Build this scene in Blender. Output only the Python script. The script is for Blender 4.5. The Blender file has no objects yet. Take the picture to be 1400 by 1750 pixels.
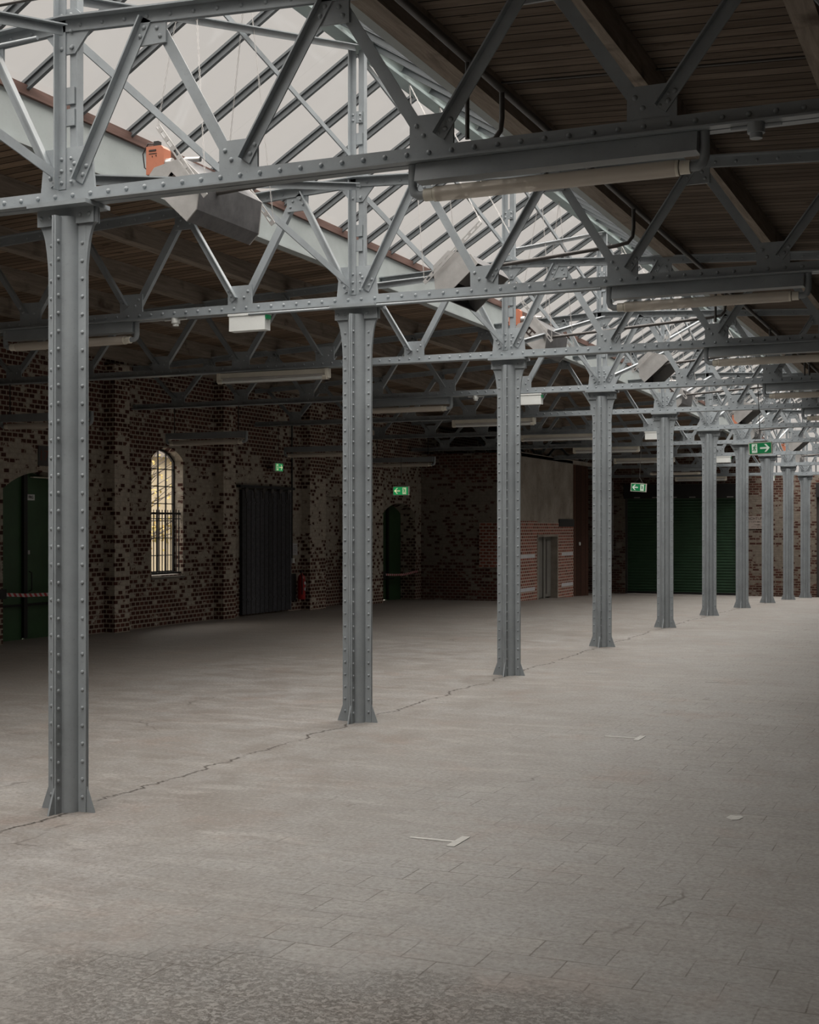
import bpy, math, random
from mathutils import Vector as V
random.seed(7)
SC = bpy.context.scene
COL = SC.collection
PI = math.pi

# ------------------------------------------------------------------ camera, sky, light, exposure
cam_d = bpy.data.cameras.new('camera'); cam = bpy.data.objects.new('camera', cam_d); COL.objects.link(cam)
cam.location = (5.09, -6.59, 1.70)
cam.rotation_euler = (PI/2, 0, math.atan2(998, 2300))
cam_d.sensor_fit = 'AUTO'; cam_d.sensor_width = 36; cam_d.lens = 2300/1750*36
cam_d.shift_y = 25/1750
cam_d.clip_end = 300
SC.camera = cam
SC.view_settings.view_transform = 'Standard'; SC.view_settings.look = 'None'
SC.view_settings.gamma = 1; SC.view_settings.exposure = 0.0
SC.view_settings.use_curve_mapping = False
SC.cycles.max_bounces = 10; SC.cycles.diffuse_bounces = 5; SC.cycles.transparent_max_bounces = 24
SC.cycles.use_denoising = True
SC.cycles.sample_clamp_indirect = 6

SKY_LOW = (.60, .558, .525)      # overcast near the horizon
SKY_TOP = 12.5                     # times brighter towards the zenith
world = bpy.data.worlds.new('overcast_sky'); SC.world = world; world.use_nodes = True
nt = world.node_tree; nt.nodes.clear()
tc = nt.nodes.new('ShaderNodeTexCoord'); sx = nt.nodes.new('ShaderNodeSeparateXYZ')
mr = nt.nodes.new('ShaderNodeMapRange'); mr.interpolation_type = 'SMOOTHSTEP'
mr.inputs['From Min'].default_value = .37; mr.inputs['From Max'].default_value = .74
mr.inputs['To Min'].default_value = 1.0; mr.inputs['To Max'].default_value = SKY_TOP
bg = nt.nodes.new('ShaderNodeBackground'); ow = nt.nodes.new('ShaderNodeOutputWorld')
bg.inputs['Color'].default_value = (*SKY_LOW, 1)
nt.links.new(tc.outputs['Generated'], sx.inputs[0]); nt.links.new(sx.outputs['Z'], mr.inputs['Value'])
nt.links.new(mr.outputs[0], bg.inputs['Strength']); nt.links.new(bg.outputs[0], ow.inputs[0])


def dz(Y):
    t = max(0.0, Y-15)
    return -.0009*t*t - .003*t


def portal(loc, rot, sxx, syy):
    d = bpy.data.lights.new('sky_portal', 'AREA'); d.shape = 'RECTANGLE'; d.size = sxx; d.size_y = syy
    d.cycles.is_portal = True
    o = bpy.data.objects.new('sky_portal', d); COL.objects.link(o); o.location = loc; o.rotation_euler = rot
RP = math.atan2(1.0, 1.6)
portal((-.8, 13.4, 5.6), (0, -RP, 0), 1.95, 48)
portal((.8, 13.4, 5.6), (0, RP, 0), 1.95, 48)

# ------------------------------------------------------------------ materials
class N:
    def __init__(s, name):
        m = bpy.data.materials.new(name); m.use_nodes = True; s.m = m; s.t = m.node_tree
        s.b = s.t.nodes['Principled BSDF']; s.out = s.t.nodes['Material Output']
    def n(s, typ, **kw):
        nd = s.t.nodes.new('ShaderNode'+typ)
        for k, v in kw.items():
            if k.startswith('i_'):
                key = k[2:]; key = int(key) if key.isdigit() else key.replace('_', ' ')
                s.put(nd.inputs[key], v)
            else: setattr(nd, k, v)
        return nd
    def put(s, inp, v):
        if isinstance(v, bpy.types.NodeSocket): s.t.links.new(v, inp)
        elif isinstance(v, (tuple, list)) and len(v) == 3 and inp.type == 'RGBA': inp.default_value = (*v, 1)
        else: inp.default_value = v
    def pos(s): return s.n('TexCoord').outputs['Object']
    def wpos(s): return s.n('NewGeometry').outputs['Position']
    def math(s, op, a, b=0.0, clamp=False):
        nd = s.n('Math', operation=op, use_clamp=clamp); s.put(nd.inputs[0], a); s.put(nd.inputs[1], b); return nd.outputs[0]
    def noise(s, vec, scale, detail=4, rough=.6, dist=0):
        nd = s.n('TexNoise'); s.put(nd.inputs['Vector'], vec); nd.inputs['Scale'].default_value = scale
        nd.inputs['Detail'].default_value = detail; nd.inputs['Roughness'].default_value = rough
        nd.inputs['Distortion'].default_value = dist; return nd.outputs[0]
    def map(s, vec, scale=(1, 1, 1), loc=(0, 0, 0), rot=(0, 0, 0)):
        nd = s.n('Mapping'); s.put(nd.inputs[0], vec); nd.inputs['Scale'].default_value = scale
        nd.inputs['Location'].default_value = loc; nd.inputs['Rotation'].default_value = rot; return nd.outputs[0]
    def ramp(s, fac, *st):
        nd = s.n('ValToRGB'); s.put(nd.inputs[0], fac); e = nd.color_ramp.elements
        while len(e) < len(st): e.new(.5)
        for k, (p, c) in enumerate(st):
            e[k].position = p; c = (c, c, c) if not isinstance(c, tuple) else c; e[k].color = (*c, 1)
        return nd.outputs[0]
    def mix(s, fac, a, b, mode='MIX'):
        nd = s.n('Mix', data_type='RGBA', blend_type=mode); s.put(nd.inputs[0], fac); s.put(nd.inputs[6], a); s.put(nd.inputs[7], b)
        return nd.outputs[2]
    def range(s, v, a, b, c=0.0, d=1.0):
        nd = s.n('MapRange'); s.put(nd.inputs[0], v)
        for k, x in zip((1, 2, 3, 4), (a, b, c, d)): nd.inputs[k].default_value = x
        return nd.outputs[0]
    def bump(s, h, strength=.3, dist=.01):
        nd = s.n('Bump'); s.put(nd.inputs['Height'], h); nd.inputs['Strength'].default_value = strength
        nd.inputs['Distance'].default_value = dist; s.t.links.new(nd.outputs[0], s.b.inputs['Normal'])
    def set(s, col=None, rough=None, metal=None, spec=None):
        if col is not None: s.put(s.b.inputs['Base Color'], col)
        if rough is not None: s.put(s.b.inputs['Roughness'], rough)
        if metal is not None: s.b.inputs['Metallic'].default_value = metal
        if spec is not None: s.b.inputs['Specular IOR Level'].default_value = spec
        return s.m
M = {}

def painted(name, col, var=.12, rough=.5, scale=3, metal=0):
    q = N(name); p = q.pos()
    n1 = q.noise(p, scale, 6); n2 = q.noise(p, 60, 2)
    a = tuple(c*(1-var) for c in col); b = tuple(min(1, c*(1+var)) for c in col)
    c = q.ramp(n1, (.3, a), (.7, b)); c = q.mix(q.ramp(n2, (.62, 0), (.75, .35)), c, tuple(x*.6 for x in col))
    q.bump(n2, .08, .004)
    return q.set(c, rough, metal)
M['steel'] = painted('grey_steel_paint', (.272, .302, .322), .16, .42)
M['fascia'] = painted('pale_grey_boarding', (.34, .375, .375), .08, .6)
M['ridge'] = painted('teal_grey_paint', (.25, .31, .31), .12, .45)
M['bar'] = painted('glazing_bar_paint', (.085, .097, .105), .12, .45)
M['cream'] = painted('cream_enamel', (.72, .69, .60), .1, .4)
M['white'] = painted('white_plastic', (.72, .75, .74), .05, .4)
M['galv'] = painted('galvanised_metal', (.48, .47, .46), .12, .38, 8, .5)
M['aged'] = painted('weathered_aluminium', (.13, .13, .135), .25, .45, 9, .5)
M['orange'] = painted('orange_enamel', (.42, .15, .085), .08, .45)
M['black'] = painted('black_rubber', (.012, .012, .012), .1, .6)
M['green'] = painted('dark_green_paint', (.035, .085, .035), .15, .5)
M['grn2'] = painted('roller_green_paint', (.03, .075, .04), .15, .5)
M['red'] = painted('red_enamel', (.38, .012, .012), .1, .35)
M['paper'] = painted('printed_paper', (.5, .5, .52), .1, .7)
M['darkpipe'] = painted('dark_pipe_paint', (.055, .05, .047), .2, .45)
M['greywood'] = painted('grey_door_board', (.17, .165, .15), .12, .7)
M['sill'] = painted('stone_sill', (.20, .18, .16), .2, .8)
M['tape'] = painted('white_floor_tape', (.45, .45, .43), .12, .6, 20)
M['chalk'] = painted('faded_tape', (.30, .29, .275), .2, .6, 20)
M['render'] = painted('beige_render', (.40, .345, .245), .08, .9)
M['ochre'] = painted('ochre_leaf', (.45, .32, .10), .3, .8)
M['bark'] = painted('tree_bark', (.10, .085, .07), .2, .9)
M['sign'] = painted('faded_sign_paint', (.34, .29, .26), .15, .7)
M['ink'] = painted('dark_brown_ink', (.03, .018, .014), .1, .7)
M['red17'] = painted('faded_red_paint', (.16, .05, .035), .2, .8)  # plain faded red paint of the number over the arch

q = N('window_glass')
tr = q.n('BsdfTransparent'); tr.inputs[0].default_value = (.97, .975, .97, 1)
gl = q.n('BsdfGlossy'); gl.inputs['Roughness'].default_value = .06
mx = q.n('MixShader'); mx.inputs[0].default_value = .03
q.t.links.new(tr.outputs[0], mx.inputs[1]); q.t.links.new(gl.outputs[0], mx.inputs[2])
q.t.links.new(mx.outputs[0], q.out.inputs[0]); M['glass'] = q.m

q = N('clear_tube_glass')
tr = q.n('BsdfTransparent'); tr.inputs[0].default_value = (.82, .80, .76, 1)
df = q.n('BsdfPrincipled'); df.inputs['Base Color'].default_value = (.80, .74, .66, 1); df.inputs['Roughness'].default_value = .25
mx = q.n('MixShader'); mx.inputs[0].default_value = .62
q.t.links.new(tr.outputs[0], mx.inputs[1]); q.t.links.new(df.outputs[0], mx.inputs[2]); q.t.links.new(mx.outputs[0], q.out.inputs[0])
M['tube'] = q.m

def emissive(name, col, e):
    q = N(name); q.set(col, .4); q.b.inputs['Emission Color'].default_value = (*col, 1); q.b.inputs['Emission Strength'].default_value = e
    return q.m
M['sg'] = emissive('sign_green', (.005, .16, .055), .35)
M['sw'] = emissive('sign_white', (.62, .68, .60), .30)
M['sgl'] = emissive('lit_sign_green', (.01, .20, .06), .9)
M['swl'] = emissive('lit_sign_white', (.62, .66, .42), .5)

# floor: worn screed on the left, slabs on the right, a seam under the columns
q = N('worn_concrete_floor'); P = q.wpos(); s3 = q.n('SeparateXYZ'); q.put(s3.inputs[0], P); X, Y = s3.outputs[0], s3.outputs[1]
big = q.noise(P, .55, 5, .6, .6); mid = q.noise(P, 2.3, 8, .68, .4); fine = q.noise(P, 38, 4, .7)
streak = q.noise(q.map(P, (.7, 2.6, 1), rot=(0, 0, .35)), 1.6, 7, .65, 1.2)
c = q.ramp(big, (.34, (.232, .220, .204)), (.64, (.300, .296, .286)))
c = q.mix(q.ramp(mid, (.38, .75), (.58, 0)), c, (.200, .180, .162))
c = q.mix(q.ramp(streak, (.50, 0), (.72, .55)), c, (.41, .395, .370))
rightm = q.range(q.math('ADD', X, q.math('MULTIPLY', q.math('SUBTRACT', big, .5), 3.0)), .5, 2.2)
c = q.mix(q.math('MULTIPLY', rightm, .5), c, (.305, .308, .302))
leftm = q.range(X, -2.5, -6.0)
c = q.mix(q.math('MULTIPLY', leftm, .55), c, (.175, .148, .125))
rust = q.noise(q.map(P, (1, 1, 1), loc=(7, 3, 0)), 1.2, 6, .7); c = q.mix(q.ramp(rust, (.54, 0), (.70, .38)), c, (.27, .20, .165))
blot = q.noise(q.map(P, (1, 1, 1), loc=(2, 9, 0)), 6.5, 6, .75); c = q.mix(q.ramp(blot, (.52, 0), (.68, .5)), c, (.185, .165, .148))
bk = q.n('TexBrick', i_Scale=1.0); bk.offset = .5
wob = q.n('MixRGB', blend_type='ADD'); wob.inputs[0].default_value = .012; q.put(wob.inputs[1], P); q.t.links.new(q.n('TexNoise', i_Vector=P, i_Scale=4.0).outputs['Color'], wob.inputs[2])
q.put(bk.inputs['Vector'], wob.outputs[0])
bk.inputs['Brick Width'].default_value = .31; bk.inputs['Row Height'].default_value = .215
bk.inputs['Mortar Size'].default_value = .0035; bk.inputs['Mortar Smooth'].default_value = .2
bk.inputs['Color1'].default_value = (.92, .92, .92, 1); bk.inputs['Color2'].default_value = (1.03, 1.02, 1.0, 1); bk.inputs['Mortar'].default_value = (.34, .30, .26, 1)
jm = q.math('MULTIPLY', rightm, q.ramp(q.noise(P, 1.1, 5), (.42, .04), (.62, .85)))
c = q.mix(jm, c, q.mix(1.0, c, bk.outputs['Color'], 'MULTIPLY'))
# seam beneath the column row
wv = q.math('MULTIPLY', q.math('SUBTRACT', q.noise(q.map(P, (0, 1, 0)), 1.3, 6, .7), .5), .5)
sd = q.math('ABSOLUTE', q.math('SUBTRACT', X, wv))
seam = q.range(sd, .004, .016, 1, 0)
seam = q.math('MULTIPLY', seam, q.ramp(q.noise(P, 2.0, 4), (.38, .15), (.5, 1)))
c = q.mix(seam, c, (.05, .042, .036))
# branching cracks
vo = q.n('TexVoronoi', feature='DISTANCE_TO_EDGE', i_Scale=.42); wob2 = q.n('MixRGB', blend_type='ADD'); wob2.inputs[0].default_value = .55
q.put(wob2.inputs[1], P); q.t.links.new(q.n('TexNoise', i_Vector=P, i_Scale=1.4, i_Detail=6.0).outputs['Color'], wob2.inputs[2]); q.put(vo.inputs['Vector'], wob2.outputs[0])
cr = q.math('MULTIPLY', q.range(vo.outputs[0], .0, .006, 1, 0), q.ramp(q.noise(P, .8, 3), (.56, 0), (.64, .7)))
c = q.mix(cr, c, (.07, .06, .05))
# pitted patch in the foreground
ctr = q.n('VectorMath', operation='DISTANCE'); q.put(ctr.inputs[0], q.map(P, (.62, 1.3, 1))); ctr.inputs[1].default_value = (1.98, -3.35, 0)
pm = q.range(q.math('ADD', ctr.outputs['Value'], q.math('MULTIPLY', q.noise(P, 2.0, 6, .7), 1.7)), 1.90, 1.15)
pit = q.noise(P, 34, 8, .85, .3)
pitm = q.math('MULTIPLY', pm, q.ramp(pit, (.45, 1), (.50, 0)))
clump = q.ramp(q.noise(P, 6, 4, .7), (.40, .25), (.60, 1)); c = q.mix(q.math('MULTIPLY', pm, .3), c, (.25, .225, .20)); c = q.mix(q.math('MULTIPLY', q.math('MULTIPLY', pitm, clump), .75), c, (.07, .06, .05))
c = q.mix(q.ramp(fine, (.50, 0), (.66, .6)), c, (.16, .145, .13))
c = q.mix(q.ramp(fine, (.34, .35), (.46, 0)), c, (.44, .42, .395))
c = q.mix(q.ramp(q.noise(P, 90, 2, .6), (.66, 0), (.72, .5)), c, (.45, .43, .40))
h = q.math('ADD', q.math('MULTIPLY', fine, .25), q.math('MULTIPLY', pitm, -2.0))
h = q.math('SUBTRACT', h, q.math('MULTIPLY', seam, 1.5)); h = q.math('ADD', h, q.math('MULTIPLY', mid, .6))
h = q.math('SUBTRACT', h, q.math('MULTIPLY', q.math('MULTIPLY', bk.outputs['Fac'], jm), 1.0))
q.bump(h, .55, .008)
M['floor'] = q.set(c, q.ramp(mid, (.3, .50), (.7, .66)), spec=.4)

def brick_mat(name, brick, mortar, wash, washed, lo=0.0, hi=2.6, mb=.16, mh=.075, ms=.012):
    """brick with worn whitewash; `washed` = how much wash remains, more of it higher up"""
    q = N(name); P = q.wpos(); s3 = q.n('SeparateXYZ'); q.put(s3.inputs[0], P)
    cv = q.n('CombineXYZ'); q.put(cv.inputs[0], q.math('ADD', s3.outputs[0], s3.outputs[1])); q.put(cv.inputs[1], s3.outputs[2])
    u = cv.outputs[0]
    b = q.n('TexBrick', i_Scale=1.0); q.put(b.inputs['Vector'], u)
    b.inputs['Brick Width'].default_value = mb; b.inputs['Row Height'].default_value = mh; b.inputs['Mortar Size'].default_value = ms
    b.inputs['Mortar Smooth'].default_value = .3
    b.inputs['Color1'].default_value = (*brick, 1); b.inputs['Color2'].default_value = (*[x*.45 for x in brick], 1); b.inputs['Mortar'].default_value = (*mortar, 1)
    n1 = q.noise(u, .9, 6, .65); n2 = q.noise(u, 8, 5, .7); n3 = q.noise(u, 40, 3)
    rb = q.n('TexBrick', i_Scale=1.0); q.put(rb.inputs['Vector'], u)
    rb.inputs['Brick Width'].default_value = mb; rb.inputs['Row Height'].default_value = mh; rb.inputs['Mortar Size'].default_value = 0
    rb.inputs['Color1'].default_value = (0, 0, 0, 1); rb.inputs['Color2'].default_value = (1, 1, 1, 1); rb.inputs['Mortar'].default_value = (.5, .5, .5, 1)
    hgt = q.math('SUBTRACT', q.range(s3.outputs[2], lo, hi), q.range(s3.outputs[2], 2.5, 3.3, 0, .85))
    lv = q.math('ADD', q.math('MULTIPLY', q.math('SUBTRACT', n1, .5), 2.6), q.math('ADD', q.math('MULTIPLY', hgt, .75), washed))
    lv = q.math('ADD', lv, q.math('MULTIPLY', q.math('SUBTRACT', n2, .5), 1.3))
    d = q.math('SUBTRACT', lv, rb.outputs['Color'])
    fac = q.range(d, -.03, .06)
    w2 = q.ramp(n2, (.3, tuple(x*.62 for x in wash)), (.7, wash))
    c = q.mix(fac, q.mix(b.outputs['Fac'], b.outputs['Color'], tuple(x*.85 for x in mortar)), w2)
    c = q.mix(q.math('MULTIPLY', q.math('MULTIPLY', b.outputs['Fac'], fac), .35), c, tuple(x*.6 for x in wash))
    c = q.mix(q.ramp(n3, (.6, 0), (.72, .4)), c, tuple(x*.35 for x in brick))
    q.bump(q.math('ADD', q.math('MULTIPLY', b.outputs['Fac'], -.8), q.math('MULTIPLY', n3, .5)), .6, .012)
    return q.set(c, .9, spec=.15)
M['brickL'] = brick_mat('whitewashed_brick', (.125, .053, .041), (.42, .365, .30), (.48, .43, .36), .0, 0, 2.2, .125)
M['brickP'] = brick_mat('pilaster_whitewashed_brick', (.130, .054, .041), (.50, .44, .36), (.58, .52, .44), .02, 0, 2.0, .125)
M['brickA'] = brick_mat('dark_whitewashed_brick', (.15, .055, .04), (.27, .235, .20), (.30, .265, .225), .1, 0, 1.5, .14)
M['brickR'] = brick_mat('clean_red_brick', (.30, .105, .075), (.50, .43, .37), (.40, .35, .31), -2.2, 0, 9, .16, .078, .014)
M['brickE'] = brick_mat('end_wall_brick', (.125, .055, .042), (.22, .185, .15), (.245, .21, .175), .02, -.5, .9, .2)

q = N('stained_plaster'); P = q.wpos(); n1 = q.noise(P, 1.6, 7, .7); n2 = q.noise(P, 14, 5)
c = q.ramp(n1, (.3, (.20, .175, .15)), (.7, (.38, .345, .30))); c = q.mix(q.ramp(n2, (.62, 0), (.7, .6)), c, (.09, .07, .055))
q.bump(n2, .3, .01); M['plaster'] = q.set(c, .92, spec=.1)

def boards(name, ca, cb, axis, width, groove=.07, bumpy=.6):
    q = N(name); P = q.wpos(); s3 = q.n('SeparateXYZ'); q.put(s3.inputs[0], P)
    t = q.math('DIVIDE', s3.outputs[axis], width); idx = q.math('FLOOR', t); fr = q.math('FRACT', t)
    wn = q.n('TexWhiteNoise', noise_dimensions='1D'); q.put(wn.inputs['W'], idx)
    sc = [3.5, 3.5, 3.5]; sc[0 if axis == 1 else (2 if axis != 2 else 0)] = .35
    if axis == 1: sc = [.5, 5, 5]
    g = q.noise(q.map(P, tuple(sc)), 3.2, 7, .7, .8)
    c = q.ramp(g, (.30, ca), (.68, cb)); c = q.mix(1.0, c, q.ramp(wn.outputs['Value'], (0, (.62, .60, .58)), (1, (1.12, 1.1, 1.08))), 'MULTIPLY')
    knots = q.noise(q.map(P, (2, 5, 5)), 1.7, 3); c = q.mix(q.ramp(knots, (.66, 0), (.72, .7)), c, tuple(x*.3 for x in ca))
    e = q.math('MINIMUM', fr, q.math('SUBTRACT', 1.0, fr)); gv = q.range(e, groove*.4, groove, 1, 0)
    c = q.mix(gv, c, (.004, .003, .003))
    q.bump(q.math('SUBTRACT', q.math('MULTIPLY', g, .3), gv), bumpy, .01)
    return q.set(c, .85, spec=.15)
M['boards'] = boards('weathered_roof_boards', (.10, .077, .06), (.20, .163, .132), 1, .135)
M['boardsL'] = boards('brown_roof_boards', (.165, .115, .08), (.30, .228, .168), 1, .135)
M['slide'] = boards('dark_blue_grey_planks', (.06, .062, .072), (.13, .135, .15), 1, .17, .09)
M['brownwood'] = boards('dark_brown_planks', (.045, .022, .015), (.09, .044, .030), 1, .45, .05)

q = N('rough_sawn_timber'); P = q.wpos(); g = q.noise(q.map(P, (7, .6, 7)), 3, 7, .7, .6)
c = q.ramp(g, (.3, (.17, .14, .115)), (.7, (.33, .285, .24))); c = q.mix(q.ramp(q.noise(P, 2.2, 3), (.6, 0), (.75, .8)), c, (.06, .042, .03))
q.bump(g, .4, .01); M['timber'] = q.set(c, .85, spec=.15)
q = N('red_brown_timber'); P = q.wpos(); g = q.noise(q.map(P, (7, .6, 7)), 3, 7, .7, .6)
c = q.ramp(g, (.3, (.075, .045, .038)), (.7, (.16, .10, .085))); M['redwood'] = q.set(c, .8, spec=.2)

q = N('red_white_barrier_tape'); s3 = q.n('SeparateXYZ'); q.put(s3.inputs[0], q.wpos())
t = q.math('FRACT', q.math('MULTIPLY', q.math('ADD', s3.outputs[1], q.math('MULTIPLY', s3.outputs[2], .8)), 9.0))
M['barrier'] = q.set(q.mix(q.math('GREATER_THAN', t, .5), (.55, .50, .50), (.45, .03, .04)), .5)

q = N('foliage'); oi = q.noise(q.pos(), 2.5, 3)
M['leaf'] = q.set(q.ramp(oi, (.35, (.22, .20, .07)), (.65, (.50, .34, .10))), .8)
q = N('gravel_yard'); M['yard'] = q.set(q.ramp(q.noise(q.wpos(), 3, 6), (.3, (.22, .20, .17)), (.7, (.30, .28, .25))), .95)

# ------------------------------------------------------------------ mesh helpers
class MB:
    def __init__(s): s.v = []; s.f = []; s.sm = []
    def add(s, vs, fs, smooth=False):
        o = len(s.v); s.v += [tuple(x) for x in vs]; s.f += [tuple(i+o for i in f) for f in fs]; s.sm += [smooth]*len(fs); return s
    def box(s, x0, x1, y0, y1, z0, z1):
        return s.add([(x0, y0, z0), (x1, y0, z0), (x1, y1, z0), (x0, y1, z0), (x0, y0, z1), (x1, y0, z1), (x1, y1, z1), (x0, y1, z1)],
                     [(0, 3, 2, 1), (4, 5, 6, 7), (0, 1, 5, 4), (1, 2, 6, 5), (2, 3, 7, 6), (3, 0, 4, 7)])
    def ext(s, p, q_, poly, a, b, smooth=False):
        p, q_, a, b = V(p), V(q_), V(a), V(b); n = len(poly)
        vs = [p+a*u+b*w for u, w in poly]+[q_+a*u+b*w for u, w in poly]
        fl = (q_-p).dot(a.cross(b)) * sum(poly[i][0]*poly[(i+1) % n][1]-poly[(i+1) % n][0]*poly[i][1] for i in range(n)) > 0
        sides = [(i, (i+1) % n, n+(i+1) % n, n+i) for i in range(n)]; c0 = tuple(range(n))[::-1]; c1 = tuple(range(n, 2*n))
        if not fl: sides = [f[::-1] for f in sides]; c0 = c0[::-1]; c1 = c1[::-1]
        o = len(s.v); s.v += [tuple(x) for x in vs]
        s.f += [tuple(i+o for i in f) for f in sides]+[tuple(i+o for i in c0), tuple(i+o for i in c1)]
        s.sm += [smooth]*n+[False]*2; return s
    def bar(s, p, q_, w, h, up=(0, 0, 1)):
        d = (V(q_)-V(p)).normalized(); a = d.cross(V(up)).normalized(); b = a.cross(d)
        return s.ext(p, q_, [(-w/2, -h/2), (w/2, -h/2), (w/2, h/2), (-w/2, h/2)], a, b)
    def cyl(s, p, q_, r, n=12, r2=None, caps=True):
        p, q_ = V(p), V(q_); d = (q_-p).normalized(); a = d.orthogonal().normalized(); b = d.cross(a); r2 = r if r2 is None else r2
        vs = [p+(a*math.cos(2*PI*i/n)+b*math.sin(2*PI*i/n))*r for i in range(n)]+[q_+(a*math.cos(2*PI*i/n)+b*math.sin(2*PI*i/n))*r2 for i in range(n)]
        s.add(vs, [(i, (i+1) % n, n+(i+1) % n, n+i) for i in range(n)], True)
        if caps:
            s.add(vs[:n], [tuple(range(n))[::-1]]); s.add(vs[n:], [tuple(range(n))])
        return s
    def tube(s, pts, r, n=8):
        pts = [V(p) for p in pts]; rings = []; a = None
        for i, p in enumerate(pts):
            d = (pts[min(i+1, len(pts)-1)]-pts[max(i-1, 0)]).normalized()
            a = d.orthogonal().normalized() if a is None else (a-d*a.dot(d)).normalized()
            b = d.cross(a); rings += [p+(a*math.cos(2*PI*k/n)+b*math.sin(2*PI*k/n))*r for k in range(n)]
        fs = [(i*n+k, i*n+(k+1) % n, (i+1)*n+(k+1) % n, (i+1)*n+k) for i in range(len(pts)-1) for k in range(n)]
        s.add(rings, fs, True); m = len(pts)-1
        s.add(rings[:n], [tuple(range(n))[::-1]]); s.add(rings[m*n:], [tuple(range(n))]); return s
    def rivet(s, p, n, r=.015):
        p, n = V(p), V(n).normalized(); a = n.orthogonal().normalized(); b = n.cross(a); vs = []; K = 8
        for rr, hh in ((1, 0), (.82, .5), (.42, .80)):
            vs += [p+(a*math.cos(2*PI*k/K)+b*math.sin(2*PI*k/K))*r*rr+n*r*hh for k in range(K)]
        fs = [(j*K+k, j*K+(k+1) % K, (j+1)*K+(k+1) % K, (j+1)*K+k) for j in range(2) for k in range(K)]+[tuple(range(2*K, 3*K))]
        return s.add(vs, fs, True)
    def loft(s, poly, Ys, smooth=False):
        """closed x-z polygon carried along Y, following the fall of the hall"""
        n = len(poly); vs = [(x, y, z+dz(y)) for y in Ys for x, z in poly]
        ar = sum(poly[i][0]*poly[(i+1) % n][1]-poly[(i+1) % n][0]*poly[i][1] for i in range(n))
        fs = [(j*n+i, j*n+(i+1) % n, (j+1)*n+(i+1) % n, (j+1)*n+i) for j in range(len(Ys)-1) for i in range(n)]
        caps = [tuple(range(n)), tuple((len(Ys)-1)*n+i for i in range(n))[::-1]]
        if ar > 0: fs = [f[::-1] for f in fs]; 
        else: caps = [c_[::-1] for c_ in caps]
        if smooth:
            s.add(vs, fs, True)
            o = len(s.v)-len(vs); s.f += [tuple(i+o for i in c_) for c_ in caps]; s.sm += [False, False]; return s
        return s.add(vs, fs+caps)
    def build(s, name, mat, parent=None, loc=None):
        me = bpy.data.meshes.new(name); me.from_pydata(s.v, [], s.f); me.validate()
        if len(me.polygons) == len(s.sm): me.polygons.foreach_set('use_smooth', s.sm)
        me.materials.append(mat); me.update()
        o = bpy.data.objects.new(name, me); COL.objects.link(o)
        if parent: o.parent = parent
        if loc: o.location = loc
        return o

def tag(o, label, cat, group=None, kind=None):
    o['label'] = label; o['category'] = cat
    if group: o['group'] = group
    if kind: o['kind'] = kind
    return o
def empty(name, loc=(0, 0, 0), label=None, cat=None, group=None, rot=None):
    o = bpy.data.objects.new(name, None); COL.objects.link(o); o.location = loc; o.empty_display_size = .2
    if rot: o.rotation_euler = rot
    if label: tag(o, label, cat, group)
    return o
def struct(o, label=None):
    o['kind'] = 'structure'
    if label: o['label'] = label
    return o
def kids(o): return [c_ for c_ in ALLC.get(o, [])]
def dup(root, loc, label, group=None, rotz=None):
    r = root.copy(); COL.objects.link(r); r.location = loc; r['label'] = label
    if group: r['group'] = group
    if rotz is not None: r.rotation_euler = (0, 0, rotz)
    for ch in root.children:
        c_ = ch.copy(); COL.objects.link(c_); c_.parent = r
        for g in ch.children:
            d = g.copy(); COL.objects.link(d); d.parent = c_
    return r
ORD = ['nearest', 'second', 'third', 'fourth', 'fifth', 'sixth', 'seventh', 'eighth', 'ninth', 'tenth']
COLY = [0, 4, 8, 12, 16, 19.85, 23.6, 27.25, 30.9, 34.5]
YS = [-10 + i*1.0 for i in range(0, 47)] + [36.8]
YEND = 36.8
YSO = YS[:-1] + [37.2]

# ------------------------------------------------------------------ floor, walls, ceiling
mb = MB(); xs = [-9.2, 0, 9.0]; ys = [-10.3]+[y for y in YS if y > -10]+[37.3]
vs = [(x, y, dz(y)) for y in ys for x in xs]; nx = len(xs)
mb.add(vs, [(j*nx+i, j*nx+i+1, (j+1)*nx+i+1, (j+1)*nx+i) for j in range(len(ys)-1) for i in range(nx-1)])
struct(mb.build('floor', M['floor']))

def arch_cut(mb, y0, y1, zs, za, ztop, x0, x1, n=16):
    """masonry over a segmental arch from zs at the sides to za at the crown, up to ztop"""
    w = (y1-y0)/2; cy = (y0+y1)/2; hh = za-zs; R = (w*w+hh*hh)/(2*hh); cz = za-R
    pts = []
    for i in range(n+1):
        y = y0+(y1-y0)*i/n; pts.append((y, cz+math.sqrt(max(0, R*R-(y-cy)**2))))
    for (ya, z_a), (yb, zb) in zip(pts, pts[1:]):
        mb.add([(x0, ya, z_a), (x0, yb, zb), (x0, yb, ztop), (x0, ya, ztop), (x1, ya, z_a), (x1, yb, zb), (x1, yb, ztop), (x1, ya, ztop)],
               [(0, 1, 2, 3), (7, 6, 5, 4), (0, 4, 5, 1), (2, 6, 7, 3)])
    return pts
XW = -8.0; XB = -8.55; ZT = 4.75
mb = MB()
mb.box(XB, XW, -10.3, 8.86, -.3, ZT)
arch_cut(mb, 8.86, 10.64, 2.25, 2.52, ZT, XB, XW)
mb.box(XB, XW, 10.64, 12.2, -.3, ZT); mb.box(-8.24, XW, 12.2, 12.59, -.3, ZT)
mb.box(-8.24, XW, 12.59, 13.56, -.3, .86); arch_cut(mb, 12.59, 13.56, 2.86, 3.06, ZT, -8.24, XW)
mb.box(-8.24, XW, 13.56, 15.2, -.3, ZT); mb.box(XB, XW, 15.2, 18.75, -.3, ZT)
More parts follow.
